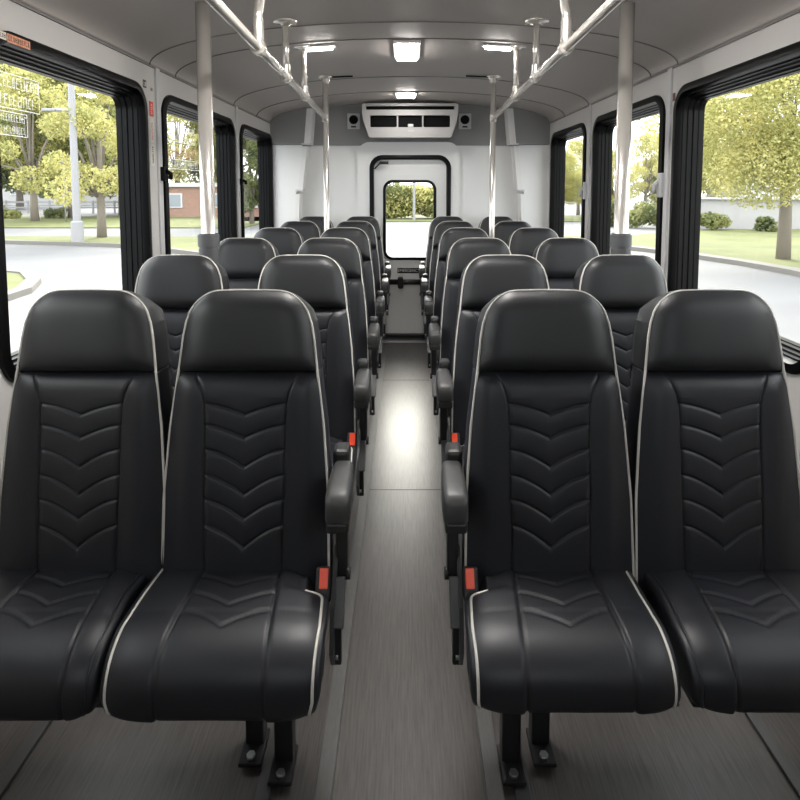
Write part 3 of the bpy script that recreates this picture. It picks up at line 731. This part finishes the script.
sticker('wall_sticker', 3.135, 2.055, 0.03, 0.024, M['wall'], M['ink'], 'tiny pale sticker with black number beside the black square sticker', 25, vertical=False)
sticker('wall_sticker', 4.72, 1.79, 0.035, 0.22, M['cream'], M['redlabel'], 'tall pale sticker with red print on the pillar before the last left window', 26)
sticker('wall_sticker', 3.155, 2.02, 0.025, 0.04, M['ink'], M['redlabel'], 'small dark sticker on the right pillar by the front right window', 27, XR, -1)
def catch(X, sg, y, z, m, w, h, label):
    r = tag(empty('window_catch', (X, y, z)), label, 'window catch')
    box('catch_plate', (sg * 0.018, 0, 0), (0.034, w, h), m, r, 0.006)
    tube('catch_lever', [(sg * 0.03, 0, h * 0.2), (sg * 0.055, 0.004, 0), (sg * 0.05, 0.012, -h * 0.35)], 0.012, m, r, 10)
catch(XL, 1, 3.215, 1.625, M['rubber'], 0.055, 0.075, 'black window catch on the pillar between the first two left windows')
catch(XR, -1, 3.235, 1.565, M['pillar'], 0.05, 0.13, 'pale grey window catch on the pillar between the first two right windows')
catch(XL, 1, 4.72, 1.60, M['rubber'], 0.03, 0.05, 'small black window catch on the pillar before the last left window')
catch(XR, -1, 4.60, 1.53, M['pillar'], 0.04, 0.13, 'pale grey window catch on the pillar before the last right window')

# ------------------------------------------------------------------ outdoors
def slab(name, pts, m, z=0.0, th=0.05):
    p2 = [(p.x, p.y) for p in pts]
    a = sum(p2[i][0] * p2[(i + 1) % len(p2)][1] - p2[(i + 1) % len(p2)][0] * p2[i][1] for i in range(len(p2)))
    if a < 0: p2 = p2[::-1]
    return struct(plate(name, p2, [], lambda x, y: (x, y, GROUND + z), (0, 0, -th), m))
slab('ground', [Vector((-140, -40, 0)), Vector((140, -40, 0)), Vector((140, 190, 0)), Vector((-140, 190, 0))], M['asphalt'], 0.0, 0.2)
def gx(x, py): return Vector((x, G(400, py).y, GROUND))
slab('lawn', [gx(-70, 227.5), gx(-9.5, 228.5), gx(-9.5, 217), gx(-90, 217)], M['lawn'], 0.06, 0.08)
LK = [G(-260, 243), G(0, 243.5), G(70, 245.5), G(128, 247.5), G(170, 252), G(215, 258)]
slab('lawn', [gx(-48, 236.5), gx(-6.6, 238.5)] + LK[::-1], M['lawn'], 0.08, 0.1)
slab('lawn', [G(-70, 276), G(0, 276), G(22, 279), G(26, 286), G(18, 293), G(0, 300), G(-70, 325)], M['lawn'], 0.13, 0.15)
slab('path', [G(-90, 272), G(0, 272), G(25, 274), G(62, 280), G(125, 286), G(150, 292), G(150, 420), G(-200, 420)], M['concrete'], 0.03, 0.05)
RK = [G(560, 244.5), G(600, 247), G(645, 251), G(691, 257), G(745, 265), G(800, 275), G(900, 300), G(1100, 370)]
slab('lawn', [G(560, 238), G(640, 236.5), G(690, 231), Vector((60, G(400, 231).y, 0)), Vector((60, RK[-1].y, 0))] + RK[::-1], M['lawn'], 0.10, 0.12)
slab('lawn', [gx(-12, 222), gx(26, 222), gx(30, 216), gx(-14, 216)], M['lawn'], 0.06, 0.08)
def kerb(pts, label_n, w=0.22, h=0.15, off=0.0):
    bm = bmesh.new(); prev = None
    P = [Vector((p.x, p.y, 0)) for p in pts]
    for i, p in enumerate(P):
        t = (P[min(i + 1, len(P) - 1)] - P[max(i - 1, 0)]).normalized(); nrm = Vector((-t.y, t.x, 0))
        a, b = p + nrm * (off - w / 2), p + nrm * (off + w / 2)
        q = [bm.verts.new((a.x, a.y, GROUND)), bm.verts.new((b.x, b.y, GROUND)), bm.verts.new((b.x, b.y, GROUND + h)), bm.verts.new((a.x, a.y, GROUND + h))]
        if prev:
            for k_ in range(4): bm.faces.new((prev[k_], prev[(k_ + 1) % 4], q[(k_ + 1) % 4], q[k_]))
        else: bm.faces.new(q)
        prev = q
    bm.faces.new(prev[::-1])
    return struct(from_bm(label_n, bm, M['kerb']))
kerb(LK, 'kerb'); kerb(RK, 'kerb', 0.5, 0.14)
kerb([G(-70, 274.5), G(0, 275), G(27, 277.5), G(34, 285), G(24, 295), G(0, 303), G(-70, 330)], 'kerb', 0.32, 0.17)

def leaf_cloud(blobs, per, size, seed):
    r = np.random.default_rng(seed); V = []
    for (c, rad, sq) in blobs:
        k_ = int(per * rad ** 2)
        d = r.normal(size=(k_, 3)); d /= np.linalg.norm(d, axis=1, keepdims=True)
        rr = rad * (0.45 + 0.6 * r.random((k_, 1)) ** 0.6)
        p = np.array(c) + d * rr * np.array([1, 1, sq])
        a = r.normal(size=(k_, 3)); a /= np.linalg.norm(a, axis=1, keepdims=True)
        b = np.cross(a, r.normal(size=(k_, 3))); b /= np.linalg.norm(b, axis=1, keepdims=True)
        s = size * (0.6 + 0.8 * r.random((k_, 1)))
        V.append(np.stack([p - a * s, p - b * s * 0.55, p + a * s, p + b * s * 0.55], 1).reshape(-1, 3))
    V = np.concatenate(V); F = np.arange(len(V)).reshape(-1, 4)
    return V, F
def tree_proto(kind, leaf, h, cr, trunk_h, seed, per=260, size=0.13, open_=0.0):
    """h: height, cr: crown radius"""
    r = random.Random(seed); root = empty(kind, (0, 0, 0))
    bm = bmesh.new(); tr = h * 0.022
    add_tube(bm, [(0, 0, -0.05), (0.02, 0, trunk_h * 0.5), (0, 0.03, trunk_h), (0.05, 0, trunk_h + (h - trunk_h) * 0.6)], [tr * 1.25, tr, tr * 0.9, tr * 0.25], 10)
    blobs = []
    nb = 26
    for i in range(nb):
        a = r.uniform(0, 2 * PI); t = (i + 0.5) / nb
        zz = trunk_h * 0.85 + (h - trunk_h * 0.85) * t
        prof = math.sin(PI * min(1, 0.16 + 0.84 * t) ** 0.9) ** 0.7 if t < 0.98 else 0.2
        rad = cr * prof * r.uniform(0.45, 0.95)
        br = cr * r.uniform(0.24, 0.40) * (1 - 0.25 * open_)
        p = (rad * math.cos(a) * 0.82, rad * math.sin(a) * 0.82, zz)
        blobs.append((p, br, 0.75))
        if i % 2 == 0: add_tube(bm, [(0, 0, trunk_h * r.uniform(0.7, 1.15)), (p[0] * 0.5, p[1] * 0.5, zz * 0.55 + trunk_h * 0.45), p], [tr * 0.5, tr * 0.3, tr * 0.1], 6)
    from_bm('trunk', bm, M['bark'], root, True)
    V, F = leaf_cloud(blobs, per / (cr * 0.33) ** 2 * (1 - 0.35 * open_), size, seed)
    mk('foliage', V, F, M[leaf], root)
    return root
TP = {}
TP['maple'] = tree_proto('maple_tree', 'leaf_yellow', 6.9, 3.3, 2.75, 11, 3400, 0.042)
TP['ash'] = tree_proto('ash_tree', 'leaf_yellow', 8.5, 3.2, 2.6, 12, 1000, 0.085, 0.6)
TP['oak'] = tree_proto('oak_tree', 'leaf_green', 9.0, 4.2, 2.6, 13, 1000, 0.11)
TP['dark'] = tree_proto('dark_tree', 'leaf_dark', 8.5, 3.4, 1.6, 14, 1100, 0.10)
used = set()
def tree(kind, p, s, rz, label, grp='trees outside the bus windows', sz=None):
    if kind not in used: o = TP[kind]; used.add(kind)
    else: o = copy_tree(TP[kind])
    o.location = (p.x, p.y, GROUND); o.scale = (s, s, sz or s); o.rotation_euler = (0, 0, rz)
    tag(o, label, 'tree', grp)
# left side
tree('ash', G(102, 239), 0.95, 0.4, 'slender yellow-green tree on the kerbside grass beside the white lamp post')
tree('oak', G(72, 218.5), 1.25, 1.0, 'broad green tree on the lawn behind the white lamp post')
tree('ash', G(35, 222), 1.25, 2.2, 'loose yellow-green tree behind the small white sign post')
tree('dark', G(20, 209), 1.9, 0.3, 'tall dark tree behind the far left end of the street')
tree('oak', G(-45, 214), 1.5, 4.0, 'broad tree over the lawn at the left edge of the front window')
tree('oak', G(122, 214.5), 1.2, 2.9, 'green tree standing beside the brick building, seen past the first pillar')
tree('ash', G(178, 210), 1.55, 5.0, 'yellow-green tree rising behind the brick building')
tree('oak', G(240, 209), 1.6, 1.9, 'green tree behind the far end of the brick building')
tree('dark', G(252, 224), 0.80, 2.5, 'dark tree on the grass seen through the last left window')
tree('dark', G(290, 222), 0.7, 0.8, 'dark tree further back beyond the last left window')
# right side
tree('maple', G(783, 262), 1.18, 0.9, 'bright yellow-green tree on the lawn by the road, nearest on the right')
tree('maple', G(697, 226), 1.0, 2.6, 'round yellow-green tree at the back of the lawn beside the white building')
tree('ash', G(612, 217), 0.62, 1.1, 'young yellow-green tree across the car park, seen beside the right pole')
tree('ash', G(645, 216), 0.78, 3.1, 'tall loose tree across the car park by the second right pillar')
tree('oak', G(664, 215), 0.55, 0.2, 'low green tree behind the lawn hedge on the right')
tree('maple', G(562, 219), 0.68, 4.1, 'rounded tree seen through the last right window')
tree('ash', G(578, 215), 0.75, 2.0, 'pale loose tree seen at the edge of the last right window')
tree('maple', G(590, 218), 0.62, 5.2, 'low rounded tree between the two rear right windows')
# beyond the rear door

def bush(p, w, h, m, label, seed):
    r = random.Random(seed); blobs = [((r.uniform(-w, w) * 0.6, r.uniform(-.4, .4), r.uniform(0.25, 0.75) * h), min(h * 0.45, 1.1), 0.8) for _ in range(9)]
    V, F = leaf_cloud(blobs, 700, 0.11, seed); o = mk('bush', V, F, m)
    o.location = (p.x, p.y, GROUND); tag(o, label, 'bush')
def hedge_row():
    for i, (px, w_, h_) in enumerate(((372, 3.0, 2.9), (392, 2.4, 2.3), (406, 2.0, 2.5), (419, 2.2, 2.3), (433, 2.6, 3.2), (452, 3.0, 3.0))):
        bush(G(px, 219), w_, h_, M[('leaf_green', 'leaf_dark', 'leaf_yellow')[i % 3]], ['wide green shrub', 'dark low shrub', 'small yellow-green shrub', 'low green shrub', 'tall dark shrub', 'wide yellow-green shrub'][i] + ' in the row beyond the rear door, %s from the left' % ('first', 'second', 'third', 'fourth', 'fifth', 'last')[i], 50 + i)
hedge_row()
bush(G(5, 219), 1.6, 1.0, M['leaf_green'], 'clipped green bush at the far left on the lawn', 31)
bush(G(57, 219), 0.8, 0.8, M['leaf_dark'], 'small dark bush on the lawn left of the lamp post', 32)
bush(G(708, 231.5), 1.3, 0.95, M['leaf_green'], 'long clipped green hedge in front of the white building', 33)
bush(G(766, 233), 0.35, 0.85, M['leaf_dark'], 'small dark bush behind the trunk of the nearest right tree', 34)
bush(G(606, 226), 1.3, 1.5, M['leaf_dark'], 'dark bush across the car park seen beside the right pole', 35)
bush(G(650, 228), 1.6, 1.4, M['leaf_green'], 'green bush across the car park by the second right pillar', 36)

# street furniture
p = G(78, 245)
lp = tag(empty('street_lamp_post', (p.x, p.y, GROUND)), 'tall white lamp post on a thick base beside the kerb', 'lamp post')
tube('base', [(0, 0, 0.1), (0, 0, 0.95), (0, 0, 1.0)], [0.24, 0.24, 0.17], M['polewhite'], lp, 16)
tube('post', [(0, 0, 0.95), (0, 0, 8.5)], [0.15, 0.12], M['polewhite'], lp, 16)
tube('arm', [(0, 0, 5.5), (-0.7, 0.05, 5.52), (-1.15, 0.05, 5.5)], [0.06, 0.07, 0.05], M['polewhite'], lp, 8)
box('lamp_head', (-0.95, 0.05, 5.52), (0.55, 0.24, 0.12), M['polewhite'], lp, 0.03)
p = G(34, 222)
sp = tag(empty('street_sign', (p.x, p.y, GROUND)), 'small white rectangular sign on a thin post on the lawn', 'sign')
tube('post', [(0, 0, 0), (0, 0, 3.4)], 0.09, M['polewhite'], sp, 8); box('sign_panel', (0.0, -0.1, 2.85), (0.75, 0.05, 0.95), M['polewhite'], sp, 0.02); tube('sign_lamp', [(0, -0.05, 3.3), (0, -0.05, 3.7)], 0.17, M['polewhite'], sp, 10)
p = G(66, 222.5)
tag(tube('thin_post', [(0, 0, 0), (0, 0, 4.6)], 0.05, M['polewhite']), 'thin grey post on the lawn just left of the lamp post', 'post').location = (p.x, p.y, GROUND)
p = G(414, 221)
tag(tube('flag_pole', [(0, 0, 0), (0, 0, 6.5)], [0.10, 0.07], M['polewhite']), 'slim white pole seen through the rear door window', 'pole').location = (p.x, p.y, GROUND)
def building(c, w, d, h, mw, mr, label, wins, rows, rz=0.0, roof=0.5, parapet=None):
    r = tag(empty('building', (c.x, c.y, GROUND), rz), label, 'building')
    box('wall', (0, d / 2, h / 2), (w, d, h), mw, r); box('roof', (0, d / 2, h + roof / 2), (w + 0.5, d + 0.5, roof), mr, r)
    for x in wins:
        for z in rows:
            f_ = box('window', (x, -0.03, z), (1.7, 0.14, 1.15), M['sidingw'], r); box('pane', (x, -0.09, z), (1.45, 0.06, 0.95), M['pane'], f_)
    return r
building(G(205, 217.5), 13.5, 9, 2.45, M['brick'], M['sidingw'], 'low red brick building with white windows across the lawn', (-5.6, -2.6, 0.6, 3.4, 5.6), (1.35,), 0.0, 0.3)
building(G(10, 205), 34, 12, 4.6, M['sidingg'], M['roofgrey'], 'long low grey building far down the street on the left', (-14, -9, -4, 1, 6, 11), (2.0,))
b = building(G(800, 230.5), 10.5, 7, 1.7, M['sidingg'], M['sidingw'], 'white building with pale grey base behind the lawn on the right', (), (), -0.47, 0.1)
box('upper_wall', (0.2, 4.0, 2.9), (9.8, 6, 2.2), M['sidingw'], b); 
# parked car-park divider fence along the left street
fr_ = tag(empty('street_fence', (G(50, 213.5).x, G(50, 213.5).y, GROUND)), 'low white rail fence across the far lawn on the left', 'fence')
for z in (0.55, 1.05): box('fence_rail', (0, 0, z), (16, 0.08, 0.16), M['polewhite'], fr_)
for q in range(9): box('fence_post', (-8 + 2 * q, 0, 0.6), (0.14, 0.14, 1.2), M['polewhite'], fr_)

# ------------------------------------------------------------------ light
w = bpy.data.worlds.new('sky'); scene.world = w; w.use_nodes = True; nt = w.node_tree
bg = nt.nodes['Background']
tc = nt.nodes.new('ShaderNodeTexCoord'); nz = nt.nodes.new('ShaderNodeTexNoise'); nz.inputs['Scale'].default_value = 2.5; nz.inputs['Detail'].default_value = 5
rp = nt.nodes.new('ShaderNodeValToRGB'); rp.color_ramp.elements[0].position = 0.35; rp.color_ramp.elements[0].color = (0.80, 0.87, 0.97, 1); rp.color_ramp.elements[1].position = 0.6; rp.color_ramp.elements[1].color = (1.0, 0.99, 0.97, 1)
nt.links.new(tc.outputs['Generated'], nz.inputs['Vector']); nt.links.new(nz.outputs['Fac'], rp.inputs['Fac']); nt.links.new(rp.outputs['Color'], bg.inputs['Color'])
bg.inputs['Strength'].default_value = 2.6
sl = bpy.data.lights.new('sun', 'SUN'); sl.energy = 4.4; sl.angle = math.radians(32); sl.color = (1.0, 0.95, 0.86)
so = bpy.data.objects.new('sun', sl); COL.objects.link(so)
so.rotation_euler = Vector((-0.02, -0.80, -0.58)).to_track_quat('-Z', 'Y').to_euler()

# ------------------------------------------------------------------ camera and view
cam = bpy.data.cameras.new('camera'); co = bpy.data.objects.new('camera', cam); COL.objects.link(co)
co.location = (0, 0, EYE); co.rotation_euler = (PI / 2 - PITCH, 0, 0)
cam.sensor_width = 36; cam.lens = 36 * FPX / 800; cam.shift_x = -(CX - 400) / 800; cam.shift_y = -(400 - PPY) / 800
cam.clip_start = 0.02; cam.clip_end = 500
scene.camera = co
vs_ = scene.view_settings
vs_.view_transform = 'Standard'; vs_.look = 'None'; vs_.gamma = 1; vs_.use_curve_mapping = False; vs_.exposure = 0.95
